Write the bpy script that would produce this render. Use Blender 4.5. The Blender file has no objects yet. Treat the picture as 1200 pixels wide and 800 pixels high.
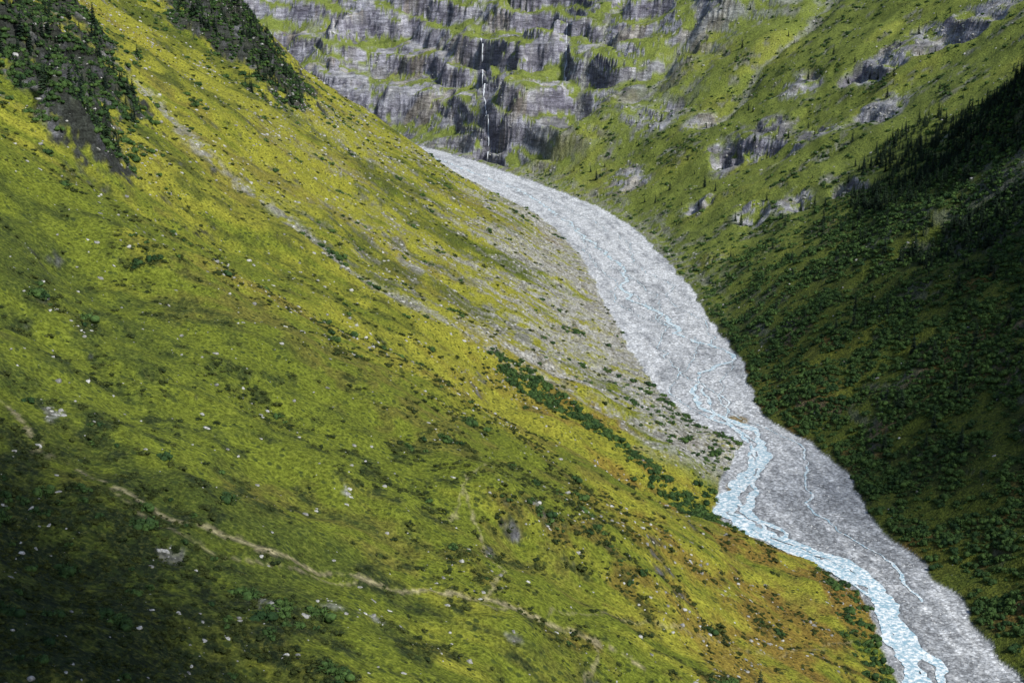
import bpy, math, numpy as np, time
from mathutils import Vector
T0=time.time()
QUAL=0.92
rng=np.random.default_rng(7)
# ---------- noise ----------
def _h(ix,iy,seed):
    h=(ix*374761393+iy*668265263+seed*1442695041)&0xffffffff
    h=((h^(h>>13))*1274126177)&0xffffffff
    h=h^(h>>16)
    return (h&0xffff)/32767.5-1.0
def vn(x,y,seed=0):
    fx=np.floor(x);fy=np.floor(y);tx=x-fx;ty=y-fy
    tx=tx*tx*tx*(tx*(tx*6-15)+10);ty=ty*ty*ty*(ty*(ty*6-15)+10)
    ix=fx.astype(np.int64);iy=fy.astype(np.int64)
    a=_h(ix,iy,seed);b=_h(ix+1,iy,seed);c=_h(ix,iy+1,seed);d=_h(ix+1,iy+1,seed)
    return (a+(b-a)*tx)*(1-ty)+(c+(d-c)*tx)*ty
def fbm(x,y,sc,o=4,seed=0,g=0.5,ridge=False):
    x=x/sc;y=y/sc;s=0;a=1;t=0
    for i in range(o):
        n=vn(x,y,seed+i*17)
        if ridge:n=1-2*np.abs(n)
        s=s+a*n;t+=a;a*=g
        x,y=(x*0.8-y*0.6)*2.03+11.3,(x*0.6+y*0.8)*2.03+5.7
    return s/t
def ss(v,a,b):
    t=np.clip((v-a)/(b-a),0,1);return t*t*(3-2*t)
def catmull(P,n):
    P=np.array(P,float);out=[]
    for i in range(len(P)-1):
        p0=P[max(i-1,0)];p1=P[i];p2=P[i+1];p3=P[min(i+2,len(P)-1)]
        for k in range(n):
            t=k/n
            out.append(0.5*((2*p1)+(-p0+p2)*t+(2*p0-5*p1+4*p2-p3)*t*t+(-p0+3*p1-3*p2+p3)*t**3))
    out.append(P[-1]);return np.array(out)
def dpoly(x,y,pts):
    b=np.full(x.shape,1e18)
    for i in range(len(pts)-1):
        px,py=pts[i];dx=pts[i+1][0]-px;dy=pts[i+1][1]-py;L=dx*dx+dy*dy+1e-9
        t=np.clip(((x-px)*dx+(y-py)*dy)/L,0,1)
        b=np.minimum(b,(x-px-t*dx)**2+(y-py-t*dy)**2)
    return np.sqrt(b)
def blobs(x,y,L):
    a=np.zeros(x.shape)
    for cx,cy,rx,ry,am in L:
        a=np.maximum(a,am*np.exp(-((x-cx)/rx)**2-((y-cy)/ry)**2))
    return a
# ---------- valley axis ----------
AX=[(195,-900),(190,-300),(188,300),(172,600),(150,800),(128,1100),(108,1450),(60,1740),(-60,2050),(-215,2370),(-480,2620),(-900,2800),(-1500,2900),(-2600,3000)]
AXD=catmull(AX,4)
ARC=np.concatenate([[0],np.cumsum(np.hypot(*np.diff(AXD,axis=0).T))])
def axis(x,y):
    best=np.full(x.shape,1e18);D=np.zeros(x.shape);A=np.zeros(x.shape)
    for i in range(len(AXD)-1):
        p=AXD[i];d=AXD[i+1]-p;L=math.hypot(*d);d=d/L
        rx=x-p[0];ry=y-p[1];t=np.clip(rx*d[0]+ry*d[1],0,L)
        qx=rx-t*d[0];qy=ry-t*d[1];q=qx*qx+qy*qy
        m=q<best
        sg=np.where(d[0]*ry-d[1]*rx>0,-1.,1.)
        best=np.where(m,q,best);D=np.where(m,sg*np.sqrt(q),D);A=np.where(m,ARC[i]+t,A)
    return D,A
BY=[531,605,643,675,709,761,824,874,935,1026,1135,1265,1429,1628,1861,2072,2374]
BL=[154,158,145,119,105,117,136,113,99,91,85,77,69,39,-45,-136,-229]
BR=[202,201,196,188,187,191,182,160,163,169,164,163,152,132,53,-45,-196]
BZ=[-250,-247,-245,-244,-242,-240,-238,-236,-234,-231,-227,-222,-215,-206,-190,-175,-165]
BY_=np.array(BY,float)
dl,al=axis(np.array(BL,float),BY_);dr,ar=axis(np.array(BR,float),BY_)
dc,ac=axis((np.array(BL)+np.array(BR))/2.,BY_)
def floorz(A): return np.interp(A,[0]+list(ac)+[ARC[-1]],[-268]+BZ+[-60])
def edges(A): return np.interp(A,al,-dl),np.interp(A,ar,dr)
def P(s,pts): return np.interp(s,[p[0] for p in pts],[p[1] for p in pts])
PL=[(0,0),(15,4),(60,21),(150,64),(300,148),(450,240),(700,420),(1200,700),(3000,1100)]
PRn=[(0,0),(20,7),(80,42),(160,90),(250,155),(320,260),(450,420),(700,600),(3000,900)]  # near right slope; upper part steepened out of frame to cast shade
PRm=[(0,0),(20,4),(100,40),(250,115),(400,200),(700,390),(1200,700),(3000,1500)]
PRf=[(0,0),(25,7),(60,40),(100,86),(160,100),(215,118),(255,155),(330,178),(400,225),(600,370),(1200,800),(3000,1700)]
STR=[([(520,.15),(531,.13),(560,.22),(605,.25),(643,.1),(675,.1),(709,.08),(735,.05),(761,.12),(790,.34),(824,.3),(850,.55),(874,.5),(905,.3),(935,.38),(990,.6),(1026,.93),(1060,.85),(1100,.6),(1135,.62),(1200,.4),(1265,.3),(1350,.45),(1429,.35),(1628,.3),(1861,.5),(2072,.45),(2374,.5)],2.3),
([(500,.3),(545,.4),(580,.2),(620,.35),(660,.25),(700,.2),(735,.28),(770,.15),(800,.3)],1.3),
([(600,.6),(660,.75),(720,.62),(780,.7),(850,.8),(900,.6),(960,.75),(1026,.93)],.4),
([(1060,.85),(1150,.9),(1220,.7),(1300,.8),(1400,.6),(1500,.75),(1628,.6),(1800,.7)],.5),
([(1120,.6),(1160,.3),(1230,.15),(1300,.25),(1400,.12),(1500,.2),(1628,.3)],.5),
([(874,.5),(920,.65),(990,.35),(1060,.3),(1120,.45),(1180,.5),(1265,.3)],.6),
([(515,.2),(560,.12),(600,.15),(630,.3),(665,.12),(700,.12),(740,.12),(765,.2),(800,.2),(850,.4),(874,.35),(905,.45),(950,.5)],1.2),
([(500,.05),(540,.25),(575,.3),(610,.12),(650,.2),(690,.3),(730,.12),(780,.28),(830,.2),(870,.45)],.9),
([(860,.5),(900,.15),(960,.2),(1010,.5),(1080,.7),(1150,.45),(1240,.6),(1380,.3)],.5)]
def stream_pts(k):
    f=catmull(STR[k][0],6)
    y=f[:,0]
    yy=np.linspace(y[0],y[-1],int((y[-1]-y[0])/2.2))
    fr=np.interp(yy,y,f[:,1])+.05*fbm(yy,yy*0+k*50,28,3,100+k)+.06*fbm(yy,yy*0+k*50,12,3,140+k)
    xl=np.interp(yy,BY,BL);xr=np.interp(yy,BY,BR)
    return np.stack([xl+(xr-xl)*np.clip(fr,.04,.96),yy],1)
SP=[stream_pts(k) for k in range(len(STR))]
def swidth(k,y):
    return STR[k][1]*np.clip(1+1.4*fbm(y,y*0,11,4,500+k,.6),.15,2.4)*np.clip(.6+ss(830-y,-150,120)*.95,0,2)
def sdist(x,y):
    b=np.full(x.shape,1e9)
    for k,p in enumerate(SP):
        sx=np.interp(y,p[:,1],p[:,0],left=1e6,right=1e6)
        g=np.interp(y,p[:,1],np.gradient(p[:,0],p[:,1]))
        b=np.minimum(b,np.abs(x-sx)/np.sqrt(1+g*g)-swidth(k,y))
    return b
CRG=[(-290,859,44,66,1),(-252,867,36,55,1),(-243,750,30,48,1),(-214,715,18,30,1),(-285,770,46,66,1),(-290,690,34,50,.9),(-335,990,52,80,.95),(-262,1500,42,80,1.),(-290,1561,50,80,1),(-218,1345,28,66,1.),(-238,1425,36,70,1.),(-290,1420,36,70,.9),(-330,1500,40,60,.9)]
def crag(x,y): return blobs(x,y,CRG)
OUT=[(481,1708,36,80,1),(530,1665,44,70,1),(440,1705,44,60,.9),(297,1664,34,70,1),(250,1671,26,50,1),(322,1350,20,60,.8),(242,1435,24,45,.8),(279,1408,26,45,.8),(335,1600,28,45,.8),(151,1803,28,55,.8),(205,1560,18,35,.7),(190,1950,44,70,.8),(400,1560,24,50,.7),(360,1800,30,60,.7),(240,1850,30,50,.6),(200,1330,14,26,.6)]
FALL=[[(-56,2600),(-52,2549),(-50,2450),(-44,2323),(-40,2240),(-36,2164),(-40,2120)],[(100,2600),(97,2568),(92,2450),(82,2229)]]
CHUTE=[[(250,2750),(190,2500),(120,2250),(90,2080)],[(-30,2950),(-80,2700),(-150,2520)],[(330,2500),(280,2250),(190,2050)],[(560,2300),(430,2050),(260,1850)]]
def H(x,y,full=False):
    D,A=axis(x,y)
    yy=np.interp(A,ARC,AXD[:,1])
    eL,eR=edges(A)
    wob=3.5*fbm(x,y,24,3,5)
    f=floorz(A)
    Da=np.abs(D)+wob
    e=np.where(D<0,eL,eR)
    s=Da-e*np.exp(-np.clip(Da-e,0,None)/120)
    s=np.clip(s,0,None)
    wn=1-ss(yy,1050,1400);wf=ss(yy,1800,2100);wm=1-wn-wf
    zr=P(s,PRn)*wn+P(s,PRm)*wm+P(s,PRf)*wf
    zl=P(s,PL)
    up=ss(s,5,140)
    big=fbm(x,y,260,3,31)
    mid=fbm(x,y,110,3,41)
    gul=fbm(A/62+big*1.0+mid*.5,s/300,2,3,77)
    med=fbm(x,y,38,4,9)
    fin=fbm(x,y,7,3,3)
    bed=Da<e
    right=D>0
    z=f+np.where(right,zr,zl)
    z=z+up*(big*14+mid*9+gul*11*ss(s,30,250))+ss(s,2,30)*(med*4.8+fin*.6)
    sd=sdist(x,y)
    z=z+np.where(bed,(fin*.35+med*.45)*ss(sd,0,4)-.6*(1-ss(sd,-.3,1.2)),0)
    ob=blobs(x,y,OUT)
    outc=ss(ob+.45*fbm(x,y,60,4,201),.25,.6)
    st=np.where(right,ss(s,6,35)*(wf+wm*outc+wn*outc*.6),0)
    butt=fbm(x*.8+y*.2,y,190,4,641,.45,True)
    m70=fbm(x,y,85,3,651)
    z=z+st*wf*(38*butt+14*m70+8*mid-14)
    wd=np.minimum(dpoly(x+med*6,y,FALL[0]),dpoly(x+med*6,y,FALL[1])+4)
    z=z-st*wf*11*np.exp(-(wd/18)**2)
    cd=dpoly(x+m70*25+med*8,y,CHUTE[0])
    for c_ in CHUTE[1:]:cd=np.minimum(cd,dpoly(x+m70*25+med*8,y,c_))
    z=z-np.where(right,(wf+wm)*ss(s,20,80)*15*np.exp(-(cd/26)**2),0)
    led=st*(.55+.5*ss(m70+.6*butt,-.2,.3))*(1-.7*np.exp(-(cd/24)**2))
    for hs,am,dx,dy,sd_ in ((56.,.85,.16,.0,5),(24.,.65,.24,-.03,6),(10.,.4,.2,.0,7)):
        qz=(z+dx*x+dy*y+med*4+m70*16)/hs
        fl=np.floor(qz);fr=qz-fl
        lay=ss(vn(x/150+fl*5.37,y/200+fl*9.13,900+sd_),-.3,.3)
        z=z+led*lay*am*hs*(ss(fr,.45,.95)-fr)
    rr=fbm(x,y,34,5,61,.55,True)
    z=z+st*rr*4
    cg=crag(x,y)*(.65+.6*ss(fbm(x,y,45,3,71),-.3,.3))
    z=z+np.where(right,0,cg*(15+20*rr))
    b=np.exp(-(((x+400)/110)**2+((y-1650)/120)**2))
    z=z+b*75
    r=np.hypot(x,y)
    z=np.maximum(z,-3-0.8*np.sqrt(r*r+9)+ss(r,10,80)*fin*2)
    if full:
        return z,dict(D=D,A=A,s=s,yy=yy,bed=bed,med=med,fin=fin,big=big,mid=mid,wn=wn,wm=wm,wf=wf,right=right,cg=cg,st=st,sd=sd,rr=rr,outc=outc,be=e-Da,butt=butt,wd=wd,gul=gul,cd=cd,m70=m70)
    return z
W=int(1400*QUAL);R=int(1450*QUAL)
yv=np.exp(np.linspace(math.log(110),math.log(4300),R))-280
uu=np.linspace(-1,1,W);uu=.62*uu+.9*uu**5
Y,U=np.meshgrid(yv,uu,indexing='ij')
X=U*(200+.45*np.clip(Y,0,None))
Z,F=H(X,Y,True)
def grad(X,Y,Z):
    Pm=np.stack([X,Y,Z],-1)
    a=np.gradient(Pm,axis=0);b=np.gradient(Pm,axis=1)
    n=np.cross(b,a);return np.hypot(n[...,0],n[...,1])/(np.abs(n[...,2])+1e-9),np.linalg.norm(n,axis=-1)
SL,AREA=grad(X,Y,Z)
s=F['s'];yy=F['yy'];right=F['right'];bed=F['bed'];left=~right&~bed
rf=right.astype(float);farf=rf*F['wf'];midf=rf*F['wm'];nearf=rf*F['wn']
n2=fbm(X,Y,2.6,3,301);n8=fbm(X,Y,8,4,311);n25=fbm(X,Y,25,4,321);n90=fbm(X,Y,90,4,331);n300=fbm(X,Y,300,3,341)
nb=fbm(X,Y,60,4,381)
strk=fbm(F['A']/9+n25*.6,s/110,1,4,351)
strk2=fbm(F['A']/28+n25*.5,s/200,1,3,361)
flow=fbm(F['D']/5+n25*1.0,F['A']/70,1,4,371)
def mix(a,b,m): return a+(np.asarray(b)-a)*m[...,None]
C=np.zeros(X.shape+(3,))
GR=(.108,.135,.014);GY=(.225,.225,.026);GD=(.042,.062,.011);OR=(.17,.10,.024);DK=(.016,.027,.009)
C[:]=GR
C=mix(C,GY,ss(n90+.5*n25+.7*strk+.4*strk2+.85*ss(Y,480,900)*left,-.02,.62)*.95)
C=mix(C,(.13,.10,.028),ss(nb+.5*n8+.3*strk,.15,.5)*left*.5)
C=mix(C,GD,ss(-n90+.6*n8-.2*n300+.4*strk+.5*strk2-.15*ss(Y,600,1000)-.5*F['gul'],.12,.6)*.75)  # random dark grass, plus gully shading painted as downslope bands
heath_shade=left*blobs(X,Y,[(-110,270,70,70,1.),(-150,330,60,50,.7),(-70,250,60,40,.8),(-30,280,50,30,.5)])  # dark heath area, also painting in the shaded lower-left corner
C=mix(C,GD,left*ss(n8*.7+n25*.6+n2*.4+1.2*heath_shade,-.05,.5)*ss(560-Y,-150,200)*.85)
C=mix(C,OR,ss(n25*.8+n90*.7+n8*.4+.2*ss(s,150,40),.14,.6)*left*(.2+.8*ss(s,240,20)*ss(1000-Y,0,300))*.8)
C=mix(C,OR,left*blobs(X,Y,[(46,1480,20,60,1.)])*ss(n8,-.5,.2))
C=mix(C,DK,np.clip(ss(n8+.5*n2+.9*heath_shade,.34,.52)*left*(.35+.65*ss(600-Y,-50,250))*.85+left*heath_shade*.35,0,1))  # dark plants, deepened further where corner shade is painted in
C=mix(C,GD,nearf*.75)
C=mix(C,DK,nearf*ss(n25+.5*n8+.3*ss(X,220,330),-.2,.3)*.9)  # dark shrub ground, painted darker to stand in for slope shade
C=mix(C,OR,rf*ss(n25*.7+n90*.6+n8*.3,.2,.6)*.5)
C=mix(C,(.17,.215,.05),np.clip(farf+.75*midf,0,1)*.75)  # distant grass paled: haze brightness put into its colour
C=mix(C,GD,midf*ss(n25+.5*n8+.4*strk,.1,.5)*.6)
C=mix(C,GD,farf*ss(n25+.5*n8,.15,.5)*.6)
rock=ss(SL+.2*n8+.3*n25+.35*nb,.80,1.0)*(.2*nearf+farf+midf*ss(F['outc']+n8*.3,.1,.5))+left*(ss(SL+.3*n8,1.0,1.35)+ss(F['cg']+.3*n8+.3*n25,.28,.5)*.95)
rock=np.maximum(rock,farf*ss(n25*.5+.3*n8+.9*nb+.2*ss(190-s,0,80)+.25*ss(-X,-50,150),.3,.45)*.9)
rock=np.maximum(rock,midf*F['outc']*ss(n8+n25,-.3,.2)*.9)
rock=np.maximum(rock,farf*ss(14-F['wd']+n8*6,0,10))
rock=np.clip(rock,0,1)
sn=fbm(X*.25+Y*.08,Z*1.2+.25*X,11,4,401)
rc=mix(np.zeros_like(C)+np.array((.25,.25,.295)),(.45,.45,.46),ss(n25*.8+.4*sn+.35*n8,.05,.5))  # bluish grey rock, with some distance haze put into the colour
rc=mix(rc,(.07,.066,.095),np.clip(ss(sn+.3*n8+.5*n25-.25*F['butt'],.12,.38)*.8+ss(SL+.3*n8,1.3,2.0)*.75,0,.92))  # dark rock bands; steep ledge faces painted darker as shadow
rc=mix(rc,(.08,.08,.10),ss(10-F['wd']+n8*5,0,10)*.7)
rc=mix(rc,(.07,.07,.085),farf*blobs(X,Y,[(-190,2420,60,90,1.),(-130,2260,30,60,.8)])*ss(n25+sn,-.4,.3)*.8)
rc=mix(rc,(.20,.16,.09),ss(n90+n25,.3,.6)*.4)
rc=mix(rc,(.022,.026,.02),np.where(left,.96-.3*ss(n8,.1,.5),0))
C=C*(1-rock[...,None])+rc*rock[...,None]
gull=[(-249,978),(-197,892),(-148,870),(-98,815),(-59,807),(0,803),(50,797),(113,780)]
gx=np.interp(X,[p[0] for p in gull],[p[1] for p in gull])
above=ss(Y-gx,-5,25)
scr=left*above*ss(360-s,0,200)*ss(.6*strk+.6*n8+.5*n2+.35*n90+.62*ss(s,210,10),.1,.55)
scr=np.maximum(scr,left*ss(1-dpoly(X+n8*7,Y+n25*12,gull)/13,0,.8)*ss(n8+n2,-.4,.2)*.9)
lob=left*ss(Y,735,785)*ss(1010-Y,0,110)*ss(70-.25*np.clip(Y-850,0,400)-s+n8*20+n25*16,0,14)
scr=np.maximum(scr,lob*ss(n8+n2,-.7,-.1))
scr=np.maximum(scr,(midf+farf)*ss(50-s+n25*36,0,20)*ss(n8+n2*.6,-.15,.25)*.8)
scr=np.maximum(scr,midf*ss(n8*.8+n25*.6+.5*strk,.35,.55)*.6)
scr=np.maximum(scr,farf*ss(-strk+.3*n8+.4*n90,.3,.5)*.45)
scr=np.maximum(scr,(farf+midf*.8)*ss(9-F['cd']+n8*9,0,8)*.85)
pat=blobs(X+n8*3,Y+n25*5,[(-132,395,3,8,1),(-53,430,2,6,1),(-38,352,8,7,.8),(-47,345,7,5,.8),(-85,340,6,6,.7),(-60,330,9,6,.7),(0,375,6,5,.7)])
scr=np.maximum(scr,left*ss(pat+.4*n8+.5*n2,.55,.9)*.7)
sc_c=mix(np.zeros_like(C)+np.array((.36,.36,.36)),(.19,.185,.17),ss(n8+.6*n2,-.1,.5))
m_=np.clip(scr*.88*(1-.35*ss(n2,0,.5)),0,1)[...,None];C=C*(1-m_)+sc_c*m_
trail=[(-160,392),(-143,386),(-124,369),(-107,363),(-90,359),(-68,361),(-43,378),(-20,390),(0,400),(26,409),(40,405)]
t1b=[(-107,363),(-92,352),(-75,350),(-60,356),(-43,370)]
t2=[(-10,500),(-14,480),(-16,472),(-21,443)];t3=[(-16,470),(-8,434),(-3,425),(-5,410),(-11,395),(-6,392),(0,398)];t4=[(10,409),(46,453),(100,500),(141,549)];t5=[(26,409),(22,384),(20,360)]
d1=dpoly(X+n8*3.,Y+n8*4,trail);tr=ss(1.35+n2*1.2+n8*.6-d1,0,1.2)*ss(n8+n2*.7,-.85,-.2)*.9
for q,a_ in ((t2,.5),(t3,.55),(t5,.55),(t4,.4),(t1b,.5)):
    tr=np.maximum(tr,ss(.9+n2*.7-dpoly(X+n8*3.,Y+n25*7,q),0,.8)*a_)
C=mix(C,(.33,.29,.175),tr*left*.85)
bd=ss(F['be']+n2*.5+n8*1.4,-.8,1.0)
isl=blobs(X+n8*3,Y,[(143,872,9,10,1.),(120,745,3,16,.6)])
gv=np.zeros_like(C)+np.array((.46,.48,.515))
gv=mix(gv,(.25,.265,.29),ss(.6*n8+.4*n25+.8*flow+.6*ss(860-Y,0,240),.08,.6)*.75)
gv=mix(gv,(.64,.66,.69),ss(-.6*n8+.3*n25-.6*flow+.3*ss(Y,800,1300),.1,.5)*.6)
gv=mix(gv,(.24,.26,.28),(1-ss(F['sd'],0,2.5))*.4)
gv=mix(gv,(.24,.19,.10),ss(isl+.3*n8,.4,.7))
C=C*(1-bd[...,None])+gv*bd[...,None]
MK=np.ones(X.shape+(4,));MK[...,1]=rock*(1-bd);MK[...,2]=np.clip(scr+bd+tr*left,0,1);MK[...,0]=np.clip(1-MK[...,1]-MK[...,2],0,1)
def rawmesh(name,co,q,smooth=True):
    me=bpy.data.meshes.new(name);k=q.shape[1]
    me.vertices.add(len(co));me.vertices.foreach_set('co',np.ascontiguousarray(co,dtype=np.float32).ravel())
    me.loops.add(q.size);me.loops.foreach_set('vertex_index',q.ravel().astype(np.int32))
    me.polygons.add(len(q));me.polygons.foreach_set('loop_start',np.arange(0,q.size,k,dtype=np.int32))
    me.update(calc_edges=True)
    if smooth: me.polygons.foreach_set('use_smooth',np.ones(len(q),bool))
    return me
def gridmesh(name,X,Y,Z):
    R,W=X.shape
    co=np.stack([X,Y,Z],-1).reshape(-1,3)
    idx=np.arange(R*W).reshape(R,W)
    q=np.stack([idx[:-1,:-1],idx[:-1,1:],idx[1:,1:],idx[1:,:-1]],-1).reshape(-1,4)
    return rawmesh(name,co,q)
def link(name,me,mat=None):
    o=bpy.data.objects.new(name,me);bpy.context.collection.objects.link(o)
    if mat:me.materials.append(mat)
    return o
me=gridmesh('mountain_terrain',X,Y,Z)
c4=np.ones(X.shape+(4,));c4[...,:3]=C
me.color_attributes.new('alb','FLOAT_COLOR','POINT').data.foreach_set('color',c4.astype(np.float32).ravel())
me.color_attributes.new('mk','FLOAT_COLOR','POINT').data.foreach_set('color',MK.astype(np.float32).ravel())
class N:
    def __init__(s,name):
        s.m=bpy.data.materials.new(name);s.m.use_nodes=True;s.t=s.m.node_tree;s.b=s.t.nodes['Principled BSDF'];s.b.inputs['Roughness'].default_value=.9
        s.b.inputs['Specular IOR Level'].default_value=.15
    def n(s,ty,**k):
        o=s.t.nodes.new(ty)
        for a,b in k.items():setattr(o,a,b)
        return o
    def l(s,a,b):s.t.links.new(a,b)
    def val(s,i,v):
        if isinstance(v,bpy.types.NodeSocket):s.l(v,i)
        else:i.default_value=v
    def math(s,op,a,b=0.,c=None,cl=False):
        o=s.n('ShaderNodeMath',operation=op,use_clamp=cl);s.val(o.inputs[0],a);s.val(o.inputs[1],b)
        if c is not None:s.val(o.inputs[2],c)
        return o.outputs[0]
    def noise(s,vec,sc,de=4,ro=.55):
        o=s.n('ShaderNodeTexNoise');s.l(vec,o.inputs['Vector']);o.inputs['Scale'].default_value=sc;o.inputs['Detail'].default_value=de;o.inputs['Roughness'].default_value=ro;return o.outputs[0]
    def vor(s,vec,sc):
        o=s.n('ShaderNodeTexVoronoi');s.l(vec,o.inputs['Vector']);o.inputs['Scale'].default_value=sc;return o
    def mr(s,v,a,b,c=0.,d=1.):
        o=s.n('ShaderNodeMapRange');s.l(v,o.inputs[0])
        for i,q in enumerate((a,b,c,d)):s.val(o.inputs[i+1],q)
        return o.outputs[0]
    def mix(s,f,a,b,bt='MIX'):
        o=s.n('ShaderNodeMix',data_type='RGBA',blend_type=bt);s.val(o.inputs[0],f)
        for i,q in ((6,a),(7,b)):
            if isinstance(q,tuple):q=q+(1,)
            s.val(o.inputs[i],q)
        return o.outputs[2]
    def scale(s,c,f):
        o=s.n('ShaderNodeVectorMath',operation='SCALE');s.l(c,o.inputs[0]);s.val(o.inputs[3],f);return o.outputs[0]
t=N('terrain_ground')
tc=t.n('ShaderNodeTexCoord').outputs['Object']
alb=t.n('ShaderNodeVertexColor',layer_name='alb').outputs[0]
mk=t.n('ShaderNodeVertexColor',layer_name='mk').outputs[0]
sp=t.n('ShaderNodeSeparateColor');t.l(mk,sp.inputs[0]);g,r,b=sp.outputs
nf=t.noise(tc,.8,4,.65);nm=t.noise(tc,.2,4,.6)
am=t.math('SUBTRACT',1.,t.math('MULTIPLY',b,.45))
f1=t.mr(nf,.3,.7,-.6,.6);f1=t.math('MULTIPLY_ADD',f1,am,1.)
col=t.scale(alb,f1)
col=t.scale(col,t.mr(nm,.3,.7,.78,1.22))
col=t.mix(t.math('MULTIPLY',g,t.mr(nf,.52,.66,0.,.25)),col,(.20,.18,.04))
v=t.vor(tc,.42);vs=t.n('ShaderNodeSeparateColor');t.l(v.outputs['Color'],vs.inputs[0])
rad=t.math('MULTIPLY',vs.outputs[0],.42)
tuft=t.math('MULTIPLY',t.mr(t.math('SUBTRACT',v.outputs['Distance'],rad),.0,.14,1.,0.),t.mr(nm,.42,.56))
col=t.mix(t.math('MULTIPLY',tuft,t.math('MULTIPLY',g,.85)),col,(.026,.042,.01))
v2=t.vor(tc,.6);vs2=t.n('ShaderNodeSeparateColor');t.l(v2.outputs['Color'],vs2.inputs[0])
stone=t.mr(vs2.outputs[1],0.,1.,.65,1.3)
edge=t.mr(v2.outputs['Distance'],.35,.75,1.,.6)
sm=t.math('MULTIPLY',stone,edge)
sm=t.math('ADD',t.math('MULTIPLY',b,sm),t.math('SUBTRACT',1.,b))
col=t.scale(col,sm)
mp=t.n('ShaderNodeMapping');t.l(tc,mp.inputs[0]);mp.inputs['Scale'].default_value=(.04,.04,.22);mp.inputs['Rotation'].default_value=(0,.25,0)
sn_=t.noise(mp.outputs[0],1.,4,.7)
sm2=t.mr(sn_,.35,.65,.5,1.45)
col=t.scale(col,t.math('ADD',t.math('MULTIPLY',r,sm2),t.math('SUBTRACT',1.,r)))
t.l(col,t.b.inputs['Base Color'])
hgt=t.math('ADD',nf,t.math('MULTIPLY',nm,2.))
hgt=t.math('MULTIPLY',hgt,t.math('SUBTRACT',1.,t.math('MULTIPLY',b,.5)))
hgt=t.math('ADD',hgt,t.math('MULTIPLY',t.math('MULTIPLY',r,sn_),3.))
bp=t.n('ShaderNodeBump');bp.inputs['Strength'].default_value=.8;bp.inputs['Distance'].default_value=1.0;t.l(hgt,bp.inputs['Height']);t.l(bp.outputs[0],t.b.inputs['Normal'])
link('mountain_terrain',me,t.m)
# ---------- water ----------
wt=N('stream_water');tc=wt.n('ShaderNodeTexCoord').outputs['Object']
fo=wt.mr(wt.noise(tc,.5,4,.7),.44,.6)
wt.l(wt.mix(fo,(.28,.44,.54),(.9,.92,.94)),wt.b.inputs['Base Color']);wt.b.inputs['Roughness'].default_value=.3;wt.b.inputs['Specular IOR Level'].default_value=.5
bp=wt.n('ShaderNodeBump');bp.inputs['Distance'].default_value=.25;wt.l(wt.noise(tc,1.5,3),bp.inputs['Height']);wt.l(bp.outputs[0],wt.b.inputs['Normal'])
vs_=[];qs_=[];o=0
for k,p in enumerate(SP):
    n=len(p);tg=np.gradient(p,axis=0);tg/=np.linalg.norm(tg,axis=1)[:,None];nrm=np.stack([tg[:,1],-tg[:,0]],1)
    w=swidth(k,p[:,1])
    D_,A_=axis(p[:,0],p[:,1]);zz=floorz(A_)-.22+.08*fbm(p[:,1],p[:,1]*0,5,2,9)+k*.004
    a=np.concatenate([p-nrm*w[:,None],zz[:,None]],1);c=np.concatenate([p+nrm*w[:,None],zz[:,None]],1)
    vs_+=[np.stack([a,c],1).reshape(-1,3)];i=np.arange(n-1)*2+o
    qs_+=[np.stack([i,i+1,i+3,i+2],1)];o+=2*n
link('river_stream',rawmesh('river_stream',np.concatenate(vs_),np.concatenate(qs_)),wt.m)
wf_=N('waterfall_foam');wf_.b.inputs['Base Color'].default_value=(.5,.53,.58,1);wf_.b.inputs['Roughness'].default_value=.6
for pts,w0 in ((FALL[0],.75),(FALL[1],.5)):
    p=catmull(pts,40)
    p[:,0]+=2.5*fbm(p[:,0]*0+w0*9,p[:,1],25,3,7)
    zz=H(p[:,0],p[:,1])+.5
    w=np.clip(w0*(1+1.5*fbm(p[:,1],p[:,1]*0,14,3,8)),.08,3)
    a=np.stack([p[:,0]-w,p[:,1],zz],1);c=np.stack([p[:,0]+w,p[:,1],zz],1)
    i=np.arange(len(p)-1)*2
    link('waterfall',rawmesh('waterfall',np.stack([a,c],1).reshape(-1,3),np.stack([i,i+1,i+3,i+2],1)),wf_.m)
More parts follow.
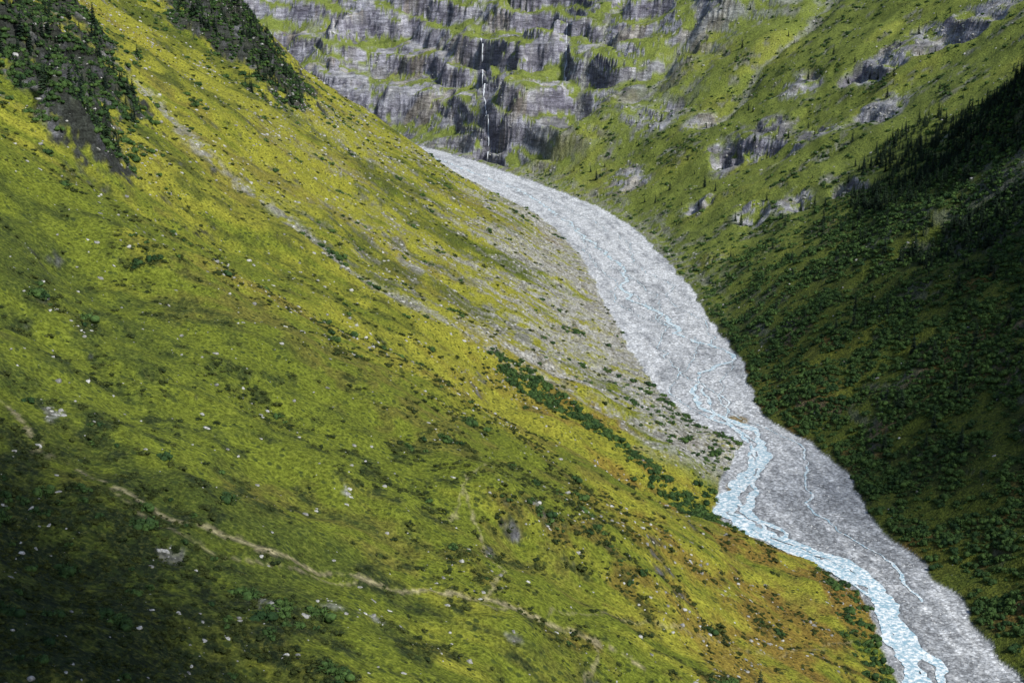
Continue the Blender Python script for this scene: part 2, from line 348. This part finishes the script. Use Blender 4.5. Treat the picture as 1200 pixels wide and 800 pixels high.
# ---------- instancing ----------
def scatter(name,dens,mats_meshes,size,sink=.1,tilt=0.,cap=200000,mult=None):
    lam=dens*AREA
    cnt=rng.poisson(np.clip(lam,0,8))
    rr_,cc=np.nonzero(cnt);k=cnt[rr_,cc];rr_=np.repeat(rr_,k);cc=np.repeat(cc,k)
    if len(rr_)>cap:
        sel=rng.choice(len(rr_),cap,False);rr_=rr_[sel];cc=cc[sel]
    ok=(rr_<R-1)&(cc<W-1);rr_=rr_[ok];cc=cc[ok];a=rng.random(len(rr_));b=rng.random(len(rr_))
    def L(G):return (G[rr_,cc]*(1-a)+G[rr_+1,cc]*a)*(1-b)+(G[rr_,cc+1]*(1-a)+G[rr_+1,cc+1]*a)*b
    px,py,pz=L(X),L(Y),L(Z)
    sc=size[0]*(size[1]/size[0])**(rng.random(len(px))**1.6)
    if mult is not None: sc=sc*L(mult)
    me=bpy.data.meshes.new(name);me.vertices.add(len(px));me.vertices.foreach_set('co',np.stack([px,py,pz-sink*sc],1).astype(np.float32).ravel())
    rot=np.stack([rng.normal(0,1,len(px))*tilt,rng.normal(0,1,len(px))*tilt,rng.random(len(px))*6.283],1)
    me.attributes.new('rot','FLOAT_VECTOR','POINT').data.foreach_set('vector',rot.astype(np.float32).ravel())
    me.attributes.new('scl','FLOAT','POINT').data.foreach_set('value',sc.astype(np.float32))
    col=bpy.data.collections.new(name+'_variants')
    for i,(m_,mt) in enumerate(mats_meshes):
        m_.materials.append(mt);col.objects.link(bpy.data.objects.new(name+'_variant',m_))
    ob=link(name,me)
    ng=bpy.data.node_groups.new(name+'_gn','GeometryNodeTree')
    ng.interface.new_socket('Geometry',in_out='INPUT',socket_type='NodeSocketGeometry');ng.interface.new_socket('Geometry',in_out='OUTPUT',socket_type='NodeSocketGeometry')
    gi=ng.nodes.new('NodeGroupInput');go=ng.nodes.new('NodeGroupOutput');ip=ng.nodes.new('GeometryNodeInstanceOnPoints');ci=ng.nodes.new('GeometryNodeCollectionInfo')
    ci.inputs['Collection'].default_value=col;ci.inputs['Separate Children'].default_value=True;ci.inputs['Reset Children'].default_value=True
    ip.inputs['Pick Instance'].default_value=True
    def at(nm,ty):
        q=ng.nodes.new('GeometryNodeInputNamedAttribute');q.data_type=ty;q.inputs['Name'].default_value=nm;return q.outputs['Attribute']
    m2p=ng.nodes.new('GeometryNodeMeshToPoints')
    ng.links.new(gi.outputs[0],m2p.inputs[0]);ng.links.new(m2p.outputs[0],ip.inputs['Points']);ng.links.new(ci.outputs[0],ip.inputs['Instance'])
    e2=ng.nodes.new('FunctionNodeEulerToRotation');ng.links.new(at('rot','FLOAT_VECTOR'),e2.inputs[0]);ng.links.new(e2.outputs[0],ip.inputs['Rotation'])
    ng.links.new(at('scl','FLOAT'),ip.inputs['Scale']);ng.links.new(ip.outputs[0],go.inputs[0])
    md=ob.modifiers.new('scatter','NODES');md.node_group=ng
    return len(px)
import bmesh
def ico(sub):
    bm=bmesh.new();bmesh.ops.create_icosphere(bm,subdivisions=sub,radius=1);v=np.array([q.co[:] for q in bm.verts]);f=np.array([[w.index for w in q.verts] for q in bm.faces]);bm.free();return v,f
def shrub(seed,flat=.6,n=170):
    rg=np.random.default_rng(seed);v,f=ico(2)
    V=[];Fs=[];o=0
    for k in range(4):
        c=np.array([rg.normal(0,.42),rg.normal(0,.42),rg.uniform(0.05,.35)]);rr=rg.uniform(.35,.65)
        p=v*rr*(1+rg.normal(0,.16,(len(v),1)))*np.array([1,1,flat])+c;V.append(p);Fs.append(f+o);o+=len(p)
    th=rg.random(n)*6.28;ph=np.arccos(rg.random(n));rad=.6+.45*rg.random(n)
    c=np.stack([np.cos(th)*np.sin(ph)*rad,np.sin(th)*np.sin(ph)*rad,np.cos(ph)*rad*flat+.05],1)
    a=rg.normal(0,.13,(n,3));b=rg.normal(0,.13,(n,3))
    V.append(np.stack([c,c+a,c+b],1).reshape(-1,3));Fs.append(np.arange(3*n).reshape(-1,3)+o)
    return rawmesh('shrub',np.concatenate(V),np.concatenate(Fs),False)
def spruce(seed):
    rg=np.random.default_rng(seed);V=[];Fs=[];o=0
    a=np.arange(6)/6*6.283
    V.append(np.concatenate([np.stack([np.cos(a)*.022,np.sin(a)*.022,a*0-.03],1),np.stack([np.cos(a)*.003,np.sin(a)*.003,a*0+.97],1)]))
    i=np.arange(6);j=(i+1)%6;Fs+=[np.stack([i,j,j+6],1),np.stack([i,j+6,i+6],1)];o=12
    for k in range(15):
        h=.08+.9*(k/15)**.95;R_=.19*(1-h)**.8+.012;nb=int(11-5*h)
        for q in range(nb):
            th=rg.random()*6.283;L=R_*rg.uniform(.65,1.2);w=L*.42+.008
            d=np.array([math.cos(th),math.sin(th),0]);s_=np.array([-d[1],d[0],0])
            base=np.array([0,0,h+rg.normal(0,.008)]);tip=base+d*L-np.array([0,0,L*.45]);md=base+d*L*.55-np.array([0,0,L*.12])
            V.append(np.array([base,md+s_*w-[0,0,.02],tip,md-s_*w-[0,0,.02]]));Fs.append(np.array([[o,o+1,o+2],[o,o+2,o+3]]));o+=4
    return rawmesh('spruce',np.concatenate(V),np.concatenate(Fs),False)
def rockm(seed):
    rg=np.random.default_rng(seed);v,f=ico(2)
    for k in range(9):
        d=rg.normal(0,1,3);d/=np.linalg.norm(d);c=rg.uniform(.4,.75);h=v@d;v=v-np.outer(np.clip(h-c,0,None),d)
    v=v*np.array([1,rg.uniform(.55,.9),rg.uniform(.45,.75)])
    return rawmesh('boulder',v,f,False)
def leafmat(name,a,b):
    q=N(name);oi=q.n('ShaderNodeObjectInfo').outputs['Random'];tc=q.n('ShaderNodeTexCoord').outputs['Object']
    cc=q.mix(oi,a,b);cc=q.scale(cc,q.mr(q.noise(tc,3.,2),.3,.7,.55,1.45));q.l(cc,q.b.inputs['Base Color']);return q.m
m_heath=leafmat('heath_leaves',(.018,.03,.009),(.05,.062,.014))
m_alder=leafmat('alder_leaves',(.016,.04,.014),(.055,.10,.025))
m_spr=leafmat('spruce_needles',(.010,.022,.014),(.022,.04,.02))
m_rock=leafmat('boulder_stone',(.15,.15,.145),(.38,.38,.37))
m_rb=leafmat('river_stone',(.24,.25,.27),(.58,.59,.6))
fr_=((np.abs(X)<.42*Y+25)&(Y>150)).astype(float)
cl=ss(n25+.7*n8+.3*n90,-.05,.4)
bush=[(0,795),(14,781),(47,749),(72,720),(100,690)]
bstrip=ss(1-dpoly(X+n8*7,Y+n25*10,bush)/(16+9*n25),0,.5)*left*ss(n8+n2,-.6,0)
nearw=ss(640-Y,-150,250)
dsh=fr_*left*(.006+.04*cl*ss(1100-Y,0,500)+.17*nearw*ss(n8+.6*n25+1.1*heath_shade,.05,.5)+.05*nearw*cl+.25*nearw*heath_shade*ss(n8,-.3,.2))  # heath cover, thickened to darken the corner with painted-in shade
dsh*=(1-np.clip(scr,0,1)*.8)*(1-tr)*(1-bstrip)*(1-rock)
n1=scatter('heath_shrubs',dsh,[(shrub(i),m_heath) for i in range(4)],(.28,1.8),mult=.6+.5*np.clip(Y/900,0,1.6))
cr=crag(X,Y)
dal=fr_*(bstrip*.2+left*ss(cr+.5*n8+.45*n25,.28,.5)*.08+left*ss(Y,680,720)*ss(900-Y,0,50)*ss(25-s,0,15)*.02+left*ss(640-Y,0,60)*ss(22-s+n8*10,0,10)*.06+left*heath_shade*ss(n8+n25,0,.4)*.03+lob*.008)
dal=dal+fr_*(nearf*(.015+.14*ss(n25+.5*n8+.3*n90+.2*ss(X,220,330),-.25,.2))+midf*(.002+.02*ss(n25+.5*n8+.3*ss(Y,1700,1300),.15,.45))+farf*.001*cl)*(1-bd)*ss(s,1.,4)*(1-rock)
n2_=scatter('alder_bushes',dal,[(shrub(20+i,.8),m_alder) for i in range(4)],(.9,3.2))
fo_=blobs(X,Y,[(385,1380,45,90,1),(345,1200,60,130,1),(400,1160,60,120,1),(310,1000,50,100,.8),(440,1300,60,120,1),(340,850,50,90,.6)])
dtr=fr_*rf*(.028*ss(fo_+.4*n25+.2*n8,.38,.66)+F['wn']*.005*ss(s,10,100)*ss(n25,-.15,.25)+F['wm']*.0003)*(1-bd)*ss(s,5,20)
dtr=dtr+fr_*left*ss(cr+.4*n8+.2*n25,.35,.6)*.012
n3=scatter('spruce_forest',dtr,[(spruce(i),m_spr) for i in range(5)],(4,16),sink=.02)
dro=fr_*(left*(.008+.04*ss(n25+.6*n90,.1,.45)+scr*.09+.3*ss(pat,.5,.8)+lob*.16)+np.where(right,.003+.02*scr+.02*midf*F['outc'],0))*(1-bd)*(1-tr)
n4=scatter('slope_boulders',dro,[(rockm(i),m_rock) for i in range(5)],(.22,2.2),sink=.28,tilt=.3,mult=.7+.6*np.clip(Y/1200,0,1.5))
n5=scatter('river_bed_stones',fr_*bed*.16*ss(2100-Y,0,900)*ss(F['sd'],0,1),[(rockm(30+i),m_rb) for i in range(4)],(.2,1.3),sink=.3,tilt=.3,mult=1+.5*n8)
# ---------- light ----------
w=bpy.data.worlds.new('World');bpy.context.scene.world=w;w.use_nodes=True
nt=w.node_tree;sk=nt.nodes.new('ShaderNodeTexSky');sk.sky_type='NISHITA';sk.sun_disc=False
to=Vector((.74,-.67,.95)).normalized()
sk.sun_elevation=math.asin(to.z);sk.sun_rotation=math.atan2(to.x,to.y)
nt.links.new(sk.outputs[0],nt.nodes['Background'].inputs[0]);nt.nodes['Background'].inputs[1].default_value=.135
l=bpy.data.lights.new('sun','SUN');l.energy=5;l.angle=math.radians(6);l.color=(1,.97,.88)
lo=bpy.data.objects.new('sun',l);lo.rotation_euler=to.to_track_quat('Z','Y').to_euler();bpy.context.collection.objects.link(lo)
mc=N('shadow_cloud_white');mc.b.inputs['Base Color'].default_value=(.85,.85,.87,1)  # white surface of the solid clouds added to cast shadow
def added_shadow_cloud(c,ax,nn,seed):
    rg=np.random.default_rng(seed);v,f=ico(3);V=[];Fs=[];o=0
    for k in range(nn):
        q=rg.normal(0,.45,3);p0=np.array([q[0]*ax[0],q[1]*ax[1],q[2]*ax[2]]);r=rg.uniform(.22,.42)*min(ax[0],ax[1])
        p=v*r*(1+.12*rg.normal(0,1,(len(v),1)))*np.array([1,1,.6])+p0;V.append(p);Fs.append(f+o);o+=len(p)
    ob=link('added_shadow_cloud',rawmesh('added_shadow_cloud',np.concatenate(V),np.concatenate(Fs)),mc.m);ob.location=c
added_shadow_cloud((-150+.74*520,255-.67*520,-130+.95*520),(85,85,25),28,1)  # added out of view to shade the lower-left slope
added_shadow_cloud((375+.74*620,760-.67*620,-150+.95*620),(110,240,30),50,2)  # added out of view to shade the right slope
c=bpy.data.cameras.new('camera');c.lens=50;c.sensor_width=36;c.clip_end=20000;c.clip_start=1
cam=bpy.data.objects.new('camera',c);cam.rotation_euler=(math.radians(90-12),0,0);bpy.context.collection.objects.link(cam);bpy.context.scene.camera=cam
sv=bpy.context.scene.view_settings;sv.view_transform='Standard';sv.look='None';sv.exposure=0
print(n1,n2_,n3,n4,n5,time.time()-T0)
